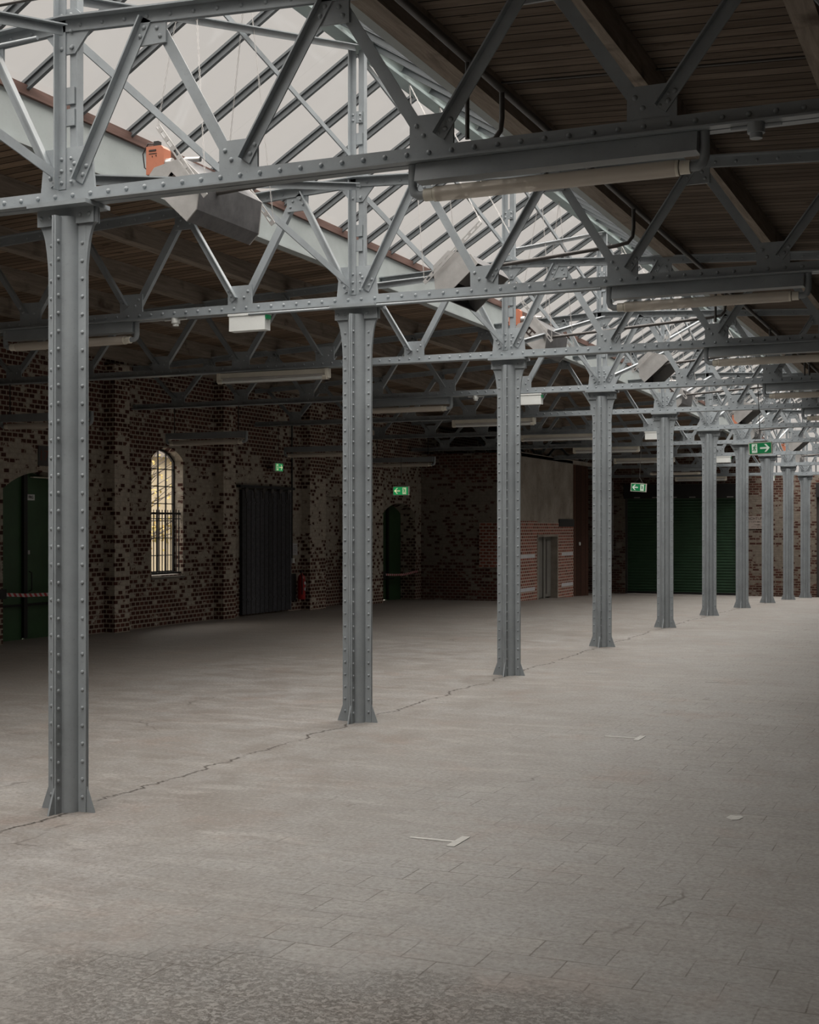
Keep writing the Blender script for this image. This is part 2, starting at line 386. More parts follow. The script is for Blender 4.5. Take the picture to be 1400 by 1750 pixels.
mb.box(XB, XW, 18.75, 20.3, 2.35, ZT); mb.box(XB, XW-.28, 18.75, 20.3, -.3, 2.35)
mb.box(XB, XW, 20.3, 22.03, -.4, ZT)
arch_cut(mb, 22.03, 23.94, 2.02, 2.27, ZT, XB, XW)
mb.box(XB, XW, 23.94, 31.0, -.5, ZT)
struct(mb.build('wall_left', M['brickL']), 'long whitewashed brick wall of the left aisle with arched openings')
for k, (ya, yb, m_) in enumerate([(11.27, 11.68, 'brickP'), (14.59, 15.02, 'brickP'), (17.98, 18.69, 'brickP'), (20.99, 21.59, 'brickP')]):
    o = MB().box(XW-.02, -7.8, ya, yb, dz(ya)-.1, 4.3).build('trim_%d' % (k+1), M[m_]); struct(o)
# dim storeroom block in the far left corner
XC = -5.46
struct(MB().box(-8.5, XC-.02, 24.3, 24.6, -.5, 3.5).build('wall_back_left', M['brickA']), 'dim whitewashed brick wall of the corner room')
mb = MB()
mb.box(XC-.3, XC, 24.3, 25.85, -.5, 1.84).box(XC-.3, XC, 27.54, 29.0, -.5, 1.80).box(XC-.3, XC, 25.85, 27.54, 1.45, 1.80)
struct(mb.build('wall_corner', M['brickR']), 'red brick lower wall of the corner room beside the grey door')
struct(MB().box(-6.44, XC, 24.262, 24.30, .70, 1.80).build('trim_5', M['brickR']))
struct(MB().box(XC-.3, XC-.01, 24.3, 29.0, 1.80, 3.5).build('trim_6', M['plaster']), 'stained grey plaster above the red brick')
struct(MB().box(-8.5, XC-.01, 24.6, 31.0, 3.42, 3.52).build('trim_7', M['plaster']))
mb = MB(); mb.box(XC-.32, XC+.02, 27.65, 29.02, 1.70, 1.90); struct(mb.build('trim_8', M['black']))
for z_ in (.10, .92):
    for (a_, b_) in ((24.35, 25.62), (27.9, 28.95)):
        struct(MB().box(XC, XC+.004, a_, b_, z_, z_+.09).build('trim_9', M['paper']))
struct(MB().box(-5.9, -5.58, 29.0, 30.9, -.5, 3.5).build('wall_brown', M['brownwood']), 'dark brown plank wall beside the roller shutter')
mb = MB(); mb.cyl((-5.56, 29.9, 1.22), (-5.53, 29.9, 1.22), .05); tag(mb.build('wall_lamp', M['white']), 'small white lamp on the dark brown plank wall', 'lamp')

# end wall with roller shutters
ZE = dz(YEND)
mb = MB()
mb.box(-9.2, -6.02, YEND, 37.3, ZE-.3, ZT).box(-6.02, -2.35, YEND, 37.3, 2.66, ZT).box(-2.35, -1.66, YEND, 37.3, ZE-.3, ZT).box(-1.66, .05, YEND, 37.3, ZE-.3, 3.30)
mb.box(.05, 1.66, YEND, 37.3, 2.66, 3.30).box(1.66, 3.7, YEND, 37.3, 2.66, ZT).box(3.7, 9.0, YEND, 37.3, ZE-.3, ZT)
struct(mb.build('wall_far', M['brickE']), 'far brick end wall with plaster remains')
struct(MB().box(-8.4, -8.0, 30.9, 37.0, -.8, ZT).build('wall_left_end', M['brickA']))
mb = MB(); mb.box(8.3, 8.7, -10.3, 37.3, -.8, ZT); struct(mb.build('wall_right', M['brickE']))
mb = MB(); mb.box(-8.6, 8.7, -10.5, -10.1, -.3, ZT); mb.ext((0, -10.5, 0), (0, -10.1, 0), [(-1.9, ZT), (1.9, ZT), (0, 6.2)], (1, 0, 0), (0, 0, 1))
struct(mb.build('wall_rear', M['brickL']))

w2 = bpy.data.objects.new('window_2', None); COL.objects.link(w2); struct(w2, 'glazed gable at the far end of the skylight'); w2['category'] = 'window'
gt = 4.5; gp = 5.45
MB().ext((0, 37.1, 0), (0, 37.108, 0), [(-1.66, 3.30), (1.66, 3.30), (1.66, gt), (0, gp), (-1.66, gt)], (1, 0, 0), (0, 0, 1)).build('glass_pane', M['glass'], w2)
m_ = MB()
for k in range(-4, 5):
    x_ = k*.40; m_.box(x_-.02, x_+.02, 37.05, 37.1, 3.30, gt+(gp-gt)*(1-abs(x_)/1.66))
for z_ in (3.32, 3.9, 4.46): m_.box(-1.66, 1.66, 37.05, 37.1, z_-.02, z_+.02)
m_.build('window_frame', M['bar'], w2)


def shutter(name, x0, x1, label):
    mb = MB(); z0 = ZE+.02; z1 = 2.66; n = 34; hh = (z1-z0)/n; y = YEND+.12
    prof = []
    for i in range(n):
        z = z0+i*hh; prof += [(y, z), (y-.022, z+hh*.35), (y-.022, z+hh*.65), (y, z+hh*.98)]
    vs = [(x, yy, z) for yy, z in prof for x in (x0, x1)]
    mb.add(vs, [(2*i, 2*i+1, 2*i+3, 2*i+2) for i in range(len(prof)-1)])
    mb.add([(x0, y+.03, z0), (x1, y+.03, z0), (x1, y+.03, z1), (x0, y+.03, z1)], [(3, 2, 1, 0)])
    o = mb.build(name, M['grn2']); struct(o, label); o['category'] = 'door'
    MB().box(x0, x1, y-.06, y+.03, z0-.02, z0+.06).build('bottom_rail', M['black'], o)
    for s_ in (x0, x1-.07): MB().box(s_, s_+.07, y-.08, y+.02, z0, z1).build('guide_rail', M['darkpipe'], o)
    MB().box(x0, x1, y-.30, y+.02, z1-.05, z1+.4).build('roller_housing', M['black'], o)
    for i in range(6):
        xx = x0+.35+i*.6
        if xx+.2 < x1: MB().box(xx, xx+.2, y-.305, y-.30, z1-.03, z1).build('reflective_strip', M['chalk'], o)
shutter('door_4', -6.02, -2.35, 'dark green roller shutter in the far wall behind the middle columns')
shutter('door_7', .05, 3.7, 'dark green roller shutter at the right edge of the far wall')

# roof boarding, purlins, fascias, ridge
def roofz(x): return 4.93-.05*abs(x)
for sg, nm, mt in ((-1, 'ceiling_left', 'boardsL'), (1, 'ceiling_right', 'boards')):
    e = 8.4
    mb = MB(); mb.loft([(sg*1.66, roofz(1.66)), (sg*e, roofz(e)), (sg*e, roofz(e)+.06), (sg*1.66, roofz(1.66)+.06)], YSO)
    struct(mb.build(nm, M[mt]), ('brown' if sg < 0 else 'weathered')+' plank roof boarding over the '+('left' if sg < 0 else 'right')+' aisle')
    mb = MB(); a_, b_ = sg*1.60, sg*1.66
    if sg < 0:
        mb.loft([(a_, 4.58), (b_, 4.58), (b_, 4.94), (a_, 4.94)], YSO)
        mb.loft([(a_-sg*.05, 4.555), (b_, 4.555), (b_, 4.58), (a_-sg*.05, 4.58)], YSO)
    else:
        mb.loft([(1.62, 4.72), (1.76, 4.72), (1.76, 4.735), (1.66, 4.735), (1.66, 4.94), (1.62, 4.94)], YSO)
    struct(mb.build('trim_left' if sg < 0 else 'trim_right', M['fascia']), 'pale grey skylight kerb along the '+('left' if sg < 0 else 'right')+' side')
    mb = MB(); mb.loft([(sg*1.57, 4.94), (sg*1.70, 4.94), (sg*1.70, 5.02), (sg*1.57, 5.02)], YSO)
    struct(mb.build('trim_plate_left' if sg < 0 else 'trim_plate_right', M['redwood']), 'brown timber plate on the skylight kerb')
mb = MB(); mb.loft([(-.07, 5.86), (.07, 5.86), (.07, 5.89), (.02, 5.89), (.02, 6.02), (.09, 6.02), (.09, 6.06), (-.09, 6.06), (-.09, 6.02), (-.02, 6.02), (-.02, 5.89), (-.07, 5.89)], YSO)
struct(mb.build('trim_ridge', M['ridge']), 'teal-grey steel ridge beam of the skylight')
PX = [1.80, 2.95, 4.13, 5.31, 6.49, 7.67]
pn = ['beside the skylight kerb', 'second out from the skylight', 'third out from the skylight', 'fourth out from the skylight', 'fifth out from the skylight', 'next to the outer wall']
for sg in (-1, 1):
    for i, x in enumerate(PX):
        xx = sg*x+(.06 if (i == 0 and sg > 0) else 0); zt = roofz(x)+.002
        w = .075
        mb = MB(); mb.loft([(xx-w, zt-.205), (xx+w, zt-.205), (xx+w, zt), (xx-w, zt)], YSO)
        tag(mb.build('roof_purlin', M['timber']), 'rough timber purlin of the %s roof, %s' % ('left' if sg < 0 else 'right', pn[i]), 'beam', 'purlins of the %s roof' % ('left' if sg < 0 else 'right'))

# glass skylight, bay by bay
E0 = (1.62, 5.03); R0 = (.06, 5.99)
bayY = [-10, -8, -4] + COLY + [36.9]
for bi in range(len(bayY)-1):
    y0, y1 = bayY[bi], bayY[bi+1]
    if bi >= 2:
        if bi-2 == 0: lab = 'sloped glass skylight bay nearest the camera'
        elif bi-2 < 10: lab = 'sloped glass skylight bay between the %s and %s column' % (ORD[bi-3], ORD[bi-2])
        else: lab = 'short glass skylight bay against the far end wall'
    else: lab = 'glass skylight bay behind the camera, %s from it' % ('farthest', 'first')[bi]
    root = empty('skylight_bay', (0, y0, 0), lab, 'skylight', 'glass skylight bays along the ridge')
    L = y1-y0; nb = max(1, round(L/.667))
    for sg in (-1, 1):
        for k in range(nb):
            yy = (k+.33)*L/nb; d = dz(y0+yy)
            p = V((sg*E0[0], yy, E0[1]+d)); q_ = V((sg*R0[0], yy, R0[1]+d)); up = V((sg*.5, 0, 1)).normalized()
            m_ = MB(); m_.bar(p, q_, .045, .022, up); m_.bar(p-up*.032, q_-up*.032, .014, .05, up); m_.bar(p-up*.058, q_-up*.058, .034, .010, up)
            m_.build('glazing_bar', M['bar'], root)
        n_ = V((sg*.52, 0, .854)) * .012; g = []
        for t in (0, 1):
            yy = y0+t*L; d = dz(yy)
            for o_ in (1, 1.5):
                g += [V((sg*E0[0], t*L, E0[1]+d))+n_*o_, V((sg*R0[0], t*L, R0[1]+d))+n_*o_]
        MB().add(g, [(0, 1, 3, 2), (4, 6, 7, 5), (0, 4, 5, 1), (2, 3, 7, 6), (0, 2, 6, 4), (1, 5, 7, 3)]).build('glass_pane', M['glass'], root)

# ------------------------------------------------------------------ riveted column
RF = .137
def column_proto():
    r = empty('riveted_column', (0, 0, 0), 'x', 'column', 'row of riveted grey columns')
    mb = MB(); n = 32; mb.cyl((0, 0, 0), (0, 0, 3.545), .084, n); mb.build('shaft', M['steel'], r)
    for k in range(4):
        d = V((math.cos(k*PI/2), math.sin(k*PI/2), 0)); s_ = V((-d.y, d.x, 0)); up = V((0, 0, 1))
        m_ = MB()
        for sg in (-1, 1):
            m_.ext((0, 0, .0), (0, 0, 3.54), [(.075, .003*sg), (RF, .003*sg), (RF, .014*sg), (.075, .014*sg)], d, s_)
        m_.ext((0, 0, .0), (0, 0, 3.54), [(.075, -.003), (RF-.006, -.003), (RF-.006, .003), (.075, .003)], d, s_)
        nr = 32
        for i in range(nr):
            z = .09+i*(3.30/(nr-1))
            for sg in (-1, 1): m_.rivet(d*.113+s_*sg*.014+up*z, s_*sg, .0125)
        m_.build('flange', M['steel'], r)
        # foot gusset
        f = MB(); f.ext(s_*-.006, s_*.006, [(RF-.01, 0), (RF+.055, 0), (RF+.045, .03), (RF-.002, .155), (RF-.01, .155)], d, up)
        f.build('foot_gusset', M['steel'], r)
    for sg in (-1, 1):
        pts = [(.08, 3.06), (.134, 3.06)]
        for i in range(11):
            a = i/10*PI/2; pts.append((.135+.073*(1-math.cos(a)), 3.10+.41*math.sin(a)))
        pts += [(.21, 3.60), (.08, 3.60)]
        h = MB(); h.ext((0, -.0125, 0), (0, .0125, 0), pts, (sg, 0, 0), (0, 0, 1)); h.build('head_bracket', M['steel'], r)
    c_ = MB(); c_.box(-.215, .215, -.12, .12, 3.60, 3.625)
    for sg in (-1, 1):
        c_.box(-.205, .205, sg*.026-.006*(sg < 0), sg*.026+.006*(sg > 0), 3.505, 3.60)
        for x in (-.175, -.11, .0, .11, .175):
            if abs(x) > .05: c_.rivet((x, sg*.033, 3.555), (0, sg, 0), .013)
    c_.build('cap_plate', M['steel'], r)
    return r
col0 = column_proto()
col0.location = (0, 0, 0); col0['label'] = 'nearest riveted grey steel column, standing at the left front'
for i, y in enumerate(COLY[1:]):
    dup(col0, (0, y, dz(y)), '%s riveted grey steel column of the row, counted from the camera' % ORD[i+1] if i < 8 else 'farthest riveted grey column, at the right edge before the end wall')
dup(col0, (0, -4, 0), 'riveted grey column standing out of frame, nearer than all others')

# ------------------------------------------------------------------ roof truss
ZL = 3.63
def uz(x): return 4.70-.05*abs(x)
PW = 1.18
def truss_proto():
    r = empty('roof_truss', (0, 0, 0), 'x', 'truss', 'riveted roof trusses across the hall')
    S = M['steel']; X0 = 7.95
    m_ = MB()
    for sg in (-1, 1):
        m_.box(-X0, X0, min(sg*.008, sg*.018), max(sg*.008, sg*.018), ZL+.008, ZL+.085)
        m_.box(-X0, X0, min(sg*.008, sg*.072), max(sg*.008, sg*.072), ZL-.002, ZL+.009)
        for i in range(int(2*X0/.128)+1):
            x = -X0+.06+i*.128
            if x < X0: m_.rivet((x, sg*.018, ZL+.050), (0, sg, 0), .0145)
    m_.build('lower_chord', S, r)
    m_ = MB()
    for sg in (-1, 1):
        for s2 in (-1, 1):
            p, q_ = (0, 0, uz(0)), (s2*X0, 0, uz(X0)); a = V((0, sg, 0)); b = V((0, 0, 1))
            m_.ext(p, q_, [(.008, -.038), (.018, -.038), (.018, .032), (.075, .032), (.075, .042), (.008, .042)], a, b)
            for i in range(50):
                x = .10+i*.158
                if x < X0: m_.rivet((s2*x, sg*.018, uz(x)-.004), (0, sg, 0), .0135)
    m_.build('upper_chord', S, r)
    def plate(poly, rv, name='gusset_plate'):
        g = MB(); g.ext((0, -.0085, 0), (0, .0085, 0), poly, (1, 0, 0), (0, 0, 1))
        for x, z in rv:
            for sg in (-1, 1): g.rivet((x, sg*.0085, z), (0, sg, 0), .0145)
        return g.build(name, S, r)
    for k in range(-6, 7):
        x = k*PW
        if k == 0:
            plate([(-.205, ZL+.01), (.205, ZL+.01), (.17, ZL+.34), (-.17, ZL+.34)],
                  [(-.12, 3.85), (-.05, 3.80), (.05, 3.80), (.12, 3.78), (.05, 3.87), (-.10, 3.77)])
        else:
            plate([(x-.125, ZL+.02), (x+.125, ZL+.02), (x+.125, ZL+.255), (x-.125, ZL+.255)],
                  [(x-.085, ZL+.20), (x-.045, ZL+.145), (x+.085, ZL+.20), (x+.045, ZL+.145)])
    for k in range(-6, 6):
        x = (k+.5)*PW; z = uz(x)
        plate([(x-.105, z-.165), (x+.105, z-.165), (x+.105, z+.02), (x-.105, z+.02)],
              [(x-.068, z-.125), (x-.045, z-.075), (x+.068, z-.125), (x+.045, z-.075)])
    plate([(-.17, 4.70), (-.055, 4.80), (.055, 4.80), (.17, 4.70), (.17, 4.665), (.055, 4.53), (-.055, 4.53), (-.17, 4.665)],
          [(-.10, 4.68), (.10, 4.68), (.035, 4.57), (-.035, 4.57)], 'ridge_gusset')
    for s2 in (-1, 1):
        for k in range(0, 13):
            front = (k % 2 == 0)
            if front: xa, za, xb, zb = k*PW/2+.075, 3.80, (k+1)*PW/2-.045, uz((k+1)*PW/2)-.06
            else: xa, za, xb, zb = k*PW/2+.05, uz(k*PW/2)-.06, (k+1)*PW/2-.07, 3.80
            if k == 0: xa, za = .11, 3.80
            if k == 12: xb = 7.62
            p, q_ = V((s2*xa, 0, za)), V((s2*xb, 0, zb)); d = (q_-p).normalized()
            nn = V((-d.z, 0, d.x));
            if nn.x*s2 > 0: nn = -nn           # towards the column
            yy = V((0, -1 if front else 1, 0)); w = .034
            g = MB()
            g.ext(p-d*.05, q_+d*.05, [(-w, .009), (w, .009), (w, .057), (w-.009, .057), (w-.009, .018), (-w, .018)], nn, yy)
            for e_, f_ in ((p, d), (q_, -d)):
                for t in (0, .055): g.rivet(e_+f_*t-nn*.010+yy*.018, yy, .0145)
            g.build('diagonal_brace', S, r)
    g = MB()
    for sx_, sy_ in ((-1, -1), (1, 1)):
        xo = sx_*.034
        g.box(xo-.026, xo+.026, sy_*.012-.006, sy_*.012+.006, 3.72, 5.90); g.box(xo+sx_*.026-.004, xo+sx_*.026+.004, min(0, sy_*.06), max(0, sy_*.06), 3.72, 5.90)
        for z in (3.76, 3.83, 3.90, 4.56, 4.66, 4.76, 5.24, 5.29):
            g.rivet((xo, -.02, z), (0, -1, 0), .012)
    for z in (4.15, 4.28, 5.08, 5.27): g.box(-.05, .05, -.010, .010, z-.05, z+.05)
    g.build('ridge_post', S, r)
    return r
tr0 = truss_proto()
tr0['label'] = 'nearest riveted roof truss, crossing the top of the picture'
for i, y in enumerate(COLY[1:]):
    dup(tr0, (0, y, dz(y)), 'riveted roof truss carried by the %s column from the camera' % (ORD[i+1] if i < 8 else 'farthest'))
dup(tr0, (0, -4, 0), 'riveted roof truss out of frame, nearer than all others')

# lengthwise cross bracing between the posts
BY = [-4]+COLY
for i in range(len(BY)-1):
    y0, y1 = BY[i], BY[i+1]; d0, d1 = dz(y0), dz(y1)
    lab = 'lengthwise steel cross bracing before the nearest column' if i == 0 else 'lengthwise steel cross bracing between %s and %s column' % (ORD[i-1], ORD[i])
    r = empty('cross_bracing', (0, y0, 0), lab, 'bracing', 'steel cross bracing along the column row'); L = y1-y0
    for (za, zb, sd, w) in ((3.80, 4.64, .03, .060), (4.66, 3.80, -.03, .060), (4.88, 5.84, .02, .050), (5.84, 4.92, -.02, .044)):
        if i == 0 and za > 5: continue
        p, q_ = V((sd, .10, za+d0)), V((sd, L-.10, zb+d1)); d = (q_-p).normalized(); b = V((1, 0, 0)).cross(d); s_ = 1 if sd > 0 else -1
        MB().ext(p, q_, [(0, -w/2), (.008, -w/2), (.008, w/2-.008), (.045, w/2-.008), (.045, w/2), (0, w/2)], V((s_, 0, 0)), b).build('brace_bar', M['steel'], r)

# ------------------------------------------------------------------ fluorescent fittings
def fixture(x0, x1, y, z, kind, lab, grp):
    r = empty('fluorescent_fitting', ((x0+x1)/2, y, z), lab, 'light fitting', grp); L = (x1-x0)/2; t = MB()
    if kind == 'tube':          # grey tray above, clear protective tube below between elbow arms
        m_ = MB(); m_.ext((-L+.03, 0, 0), (L-.03, 0, 0), [(-.03, 0), (.03, 0), (.055, -.10), (-.055, -.10)], (0, 1, 0), (0, 0, 1)); m_.build('tray', M['steel'], r)
        for s_ in (-1, 1):
            a = MB(); a.tube([(s_*L, 0, 0), (s_*L, 0, -.12), (s_*(L-.01), 0, -.15), (s_*(L-.035), 0, -.165), (s_*(L-.07), 0, -.165)], .024, 10); a.build('end_arm', M['steel'], r)
            b = MB(); b.cyl((s_*(L-.07), 0, -.165), (s_*(L-.12), 0, -.165), .034, 16); b.cyl((s_*(L-.125), 0, -.165), (s_*(L-.15), 0, -.165), .040, 16); b.build('end_collar', M['cream'], r)
        t.cyl((-L+.14, 0, -.165), (L-.14, 0, -.165), .041, 16, caps=False); t.build('protective_tube', M['tube'], r)
        u = MB(); u.cyl((-L+.12, 0, -.165), (L-.12, 0, -.165), .013, 10); u.build('lamp_tube', M['white'], r)
    else:
        m_ = MB(); m_.box(-L, L, -.028, .028, -.065, -.005); m_.build('housing', M['cream'], r)
        for s_ in (-1, 1):
            b = MB(); b.box(s_*L-.03*(s_ > 0)-.005, s_*L+.03*(s_ < 0)+.005, -.06, .03, -.12, -.005); b.cyl((s_*(L-.01), -.045, -.115), (s_*(L-.07), -.045, -.115), .026, 12); b.build('lamp_holder', M['cream'], r)
        t.cyl((-L+.05, -.045, -.115), (L-.05, -.045, -.115), .017, 12); t.build('lamp_tube', M['white'], r)
        u = MB(); u.ext((-L+.04, 0, 0), (L-.04, 0, 0), [(-.03, -.066), (.03, -.066), (.08, -.125), (.075, -.13), (.025, -.072), (-.03, -.072)], (0, 1, 0), (0, 0, 1)); u.build('reflector', M['galv'], r)
    return r
for i, y in enumerate(COLY):
    fixture(2.25, 3.80, y, ZL-.004+dz(y), 'tube', 'long grey tube light under the %s truss, right of the columns' % ORD[i], 'tube lights under the trusses on the right')
kinds = ['tube', 'tube', 'box', 'tube', 'box', 'box', 'box', 'box', 'tube', 'box']
for i, y in enumerate(COLY):
    if i == 0: continue
    fixture(-3.85, -2.30, y, ZL-.004+dz(y), kinds[i], '%s strip light under the %s truss, left of the columns' % ('grey tube' if kinds[i] == 'tube' else 'cream open', ORD[i]), 'strip lights under the trusses on the left')
for i, y in enumerate(COLY[2:6]):
    r = fixture(-7.3, -5.8, y, 3.22+dz(y), 'tube', 'dark tube light hung low near the left wall by the %s truss' % ORD[i+2], 'tube lights hung near the left wall')
    h = MB(); h.cyl((-.6, 0, 0), (-.6, 0, .42), .008, 6); h.cyl((.6, 0, 0), (.6, 0, .42), .008, 6); h.build('hanger_rod', M['black'], r)

# white junction boxes under every other truss, small sensors
for k, i in enumerate([1, 3, 5, 7, 9]):
    y = COLY[i]; r = empty('emergency_lamp', (-1.07, y-.02, ZL-.01+dz(y)), 'white rectangular emergency lamp under the %s truss' % ORD[i], 'lamp', 'white emergency lamps under the trusses')
    MB().box(-.185, .185, -.05, .05, -.155, -.018).build('housing', M['white'], r); MB().box(-.195, .195, -.058, .058, -.02, 0).build('lid', M['white'], r)
    MB().box(.180, .198, -.04, .04, -.055, -.022).build('green_mark', M['sg'], r)
for k, (x, i, lab) in enumerate([(4.05, 0, 'small dark junction box under the nearest truss at right'), (-1.85, 1, 'small pale junction box under the second truss, left of the column'), (-1.9, 3, 'small pale junction box under the fourth truss')]):
    y = COLY[i]; m_ = MB(); m_.cyl((x, y-.03, ZL+dz(y)), (x, y-.03, ZL-.05+dz(y)), .042, 12); m_.cyl((x, y-.03, ZL-.05+dz(y)), (x, y-.03, ZL-.075+dz(y)), .03, 12); m_.cyl((x-.12, y-.03, ZL-.015+dz(y)), (x+.12, y-.03, ZL-.015+dz(y)), .01, 8)
    tag(m_.build('junction_box', M['steel' if k == 0 else 'white']), lab, 'junction box')

# ------------------------------------------------------------------ gas heaters hung from the ridge
def heater(x, y, tilt, lab, box_near, d):
    zc = 4.06+d
    r = empty('gas_heater', (x, y, zc), lab, 'heater', 'gas heaters hung under the skylight')
    ct, st = math.cos(tilt), math.sin(tilt); a = V((ct, 0, st)); b = V((-st, 0, ct)); Lh = .42
    # hood: tapered trough, open face down in its own frame
    out = [(-.23, -.13), (-.235, -.02), (-.10, .17), (.10, .17), (.235, -.02), (.23, -.13)]
    m_ = MB(); n = len(out); th = .008
    for i in range(n-1):
        (u0, w0), (u1, w1) = out[i], out[i+1]; dd = V((u1-u0, w1-w0)).normalized(); nn = V((dd.y, -dd.x))*th
        P_ = [(u0, w0), (u1, w1), (u1+nn.x, w1+nn.y), (u0+nn.x, w0+nn.y)]
        m_.ext((0, -Lh, 0), (0, Lh, 0), P_, a, b)
    m_.build('hood', M['aged'], r)
    for s_ in (-1, 1):
        e_ = MB(); e_.ext((0, s_*Lh, 0), (0, s_*(Lh+.012), 0), out, a, b); o = e_.build('end_plate', M['galv'], r)
        if s_ < 0 and tilt < 0:
            lb = MB()
            for (u0, u1, w0, w1) in ((-.10, .02, .02, .045), (-.10, .02, -.045, -.02), (-.10, -.075, -.045, .045), (-.045, -.025, -.02, .02)):
                lb.ext((0, -Lh-.014, 0), (0, -Lh-.012, 0), [(u0, w0), (u1, w0), (u1, w1), (u0, w1)], a, b)
            lb.build('rating_label', M['ink'], o)
    bn = MB(); bn.ext((0, -Lh+.04, 0), (0, Lh-.04, 0), [(-.09, .02), (.09, .02), (.07, .12), (-.07, .12)], a, b); bn.build('burner', M['darkpipe'], r)
    # slotted hanging rails and chains
    for s_ in (-1, 1):
        yy = s_*(Lh+.05); p0 = a*(-.30*(1 if tilt < 0 else -1))+b*.12; top = V((-.13 if tilt < 0 else .30, 0, .42))
        rail = MB(); p = V((0, yy, 0))+a*.26*(1 if tilt < 0 else -1)+b*(.10); q_ = V((0, yy, 0))+top
        dd = (q_-p); ln = dd.length; dd.normalize(); sdv = V((0, 1, 0)).cross(dd)
        rail.ext(p, q_, [(-.003, -.020), (.003, -.020), (.003, -.010), (-.003, -.010)], (0, 1, 0), sdv)
        rail.ext(p, q_, [(-.003, .010), (.003, .010), (.003, .020), (-.003, .020)], (0, 1, 0), sdv)
        k = 0.0
        while k < ln-.03:
            rail.ext(p+dd*k, p+dd*(k+.035), [(-.003, -.010), (.003, -.010), (.003, .010), (-.003, .010)], (0, 1, 0), sdv); k += .085
        rail.build('slotted_rail', M['galv'], r)
        for anc in (q_, p+V((0, 0, .04))):
            ch = MB(); tgt = V((-x*.9, yy*.8, 5.86-4.06)); dv = tgt-anc; cl = dv.length; dv.normalize(); o1 = dv.orthogonal().normalized(); o2 = dv.cross(o1)
            k = 0.0; j = 0
            while k < cl:
                sd_ = o1 if j % 2 == 0 else o2; c_ = anc+dv*k
                for s3_ in (-1, 1): ch.ext(c_+sd_*s3_*.0045, c_+sd_*s3_*.0045+dv*.026, [(-.0014, -.0014), (.0014, -.0014), (.0014, .0014), (-.0014, .0014)], o1, o2)
                k += .026; j += 1
            ch.build('chain', M['galv'], r)
    # gas train and orange control box
    yb = -.22; zb = .27; xb = -.30
    if tilt > 0: return r
    pb = MB(); pb.tube([(xb+.06, yb, zb-.04), (xb+.14, yb+.02, zb-.05), (xb+.22, yb+.03, zb-.02), (xb+.34, yb+.03, zb-.03)], .018, 10); pb.tube([(xb+.12, yb+.02, zb-.05), (xb+.15, yb+.02, zb-.12), (xb+.24, yb+.02, .05)], .014, 8)
    pb.cyl((xb+.08, yb, zb-.04), (xb+.13, yb, zb-.04), .035, 12); pb.build('gas_valve', M['galv'], r)
    cb = MB(); cb.ext((0, yb-.04, 0), (0, yb+.05, 0), [(-.07, -.115), (.06, -.115), (.08, -.095), (.08, .06), (.055, .085), (-.07, .085)], (1, 0, 0), (0, 0, 1))
    cbo = cb.build('control_box', M['orange'], r); cbo.location = (xb, 0, zb)
    t_ = MB(); t_.box(-.045, .015, yb-.043, yb-.040, .048, .060); t_.box(-.045, .02, yb-.043, yb-.040, .030, .034); t_.box(-.02, -.014, yb-.043, yb-.040, .006, .016); t_.box(.012, .018, yb-.043, yb-.040, .010, .020); t_.build('box_print', M['ink'], cbo)
    t_ = MB(); t_.box(-.02, .02, yb-.02, yb+.02, .085, .125); t_.tube([(-.02, yb, .11), (-.08, yb, .12), (-.125, yb, .05), (-.11, yb, -.05), (-.07, yb, -.08)], .005, 6); t_.build('cable', M['black'], cbo)
    return r
hn = [('grey gas heater with orange control box under the nearest skylight bay', 'pale gas heater hood opening rightwards under the second skylight bay'),
      ('grey gas heater with orange box under the third skylight bay', 'pale gas heater hood opening rightwards under the fourth skylight bay'),
      ('small grey gas heater under the fifth skylight bay', 'pale gas heater hood under the sixth skylight bay'),
      ('distant grey gas heater under the seventh skylight bay', 'distant pale gas heater hood under the eighth skylight bay'),
      ('last grey gas heater before the far end wall', None)]
for k in range(5):
    y = 1.75+7.85*k
    heater(-.10, y, -.75, hn[k][0], True, dz(y))
    if hn[k][1]:
        y = 5.4+7.85*k; heater(.50, y, .72, hn[k][1], False, dz(y))

# ------------------------------------------------------------------ pipes
mb = MB(); mb.tube([(2.2, y, 4.50+dz(y)) for y in YS], .024, 10); tag(mb.build('ceiling_pipe', M['darkpipe']), 'dark pipe running lengthwise below the right roof edge', 'pipe')
for k in range(9):
    y = (1.56, 5.0)[k % 2]+7.85*(k//2); d = dz(y)
    x_s = -.2 if k % 2 == 0 else .3
    mb = MB(); mb.tube([(x_s, y, 4.03+d), (2.04, y, 4.17+d), (2.15, y, 4.19+d), (2.19, y, 4.24+d), (2.2, y, 4.32+d), (2.2, y, 4.50+d)], .018, 8)
    if k % 2 == 0: mb.tube([(2.2, y-.62, 4.50+d), (2.2, y-.62, 4.02+d)], .014, 8)
    tag(mb.build('gas_pipe', M['darkpipe']), 'thin gas pipe feeding the %s heater from the camera' % ORD[k], 'pipe', 'gas pipes feeding the heaters')
mb = MB(); mb.tube([(-2.2, -.13, 4.86), (0, -.13, 4.84), (2.6, -.13, 4.80)], .011, 8); tag(mb.build('conduit', M['darkpipe']), 'thin brown conduit above the upper chord of the nearest truss', 'conduit')
mb = MB(); mb.tube([(-2.2, -.10, 4.60), (-.6, -.10, 4.61), (-.15, -.10, 4.62)], .012, 8); tag(mb.build('conduit', M['steel']), 'short grey conduit left of the nearest column top', 'conduit')
mb = MB(); mb.tube([(2.2, y+.0, 4.86-.10) if False else (x_, 2.3, roofz(x_)-.03) for x_, y in ((1.75, 0), (4.6, 0))], .009, 6); tag(mb.build('conduit', M['darkpipe']), 'thin conduit clipped across the right roof boards', 'conduit')
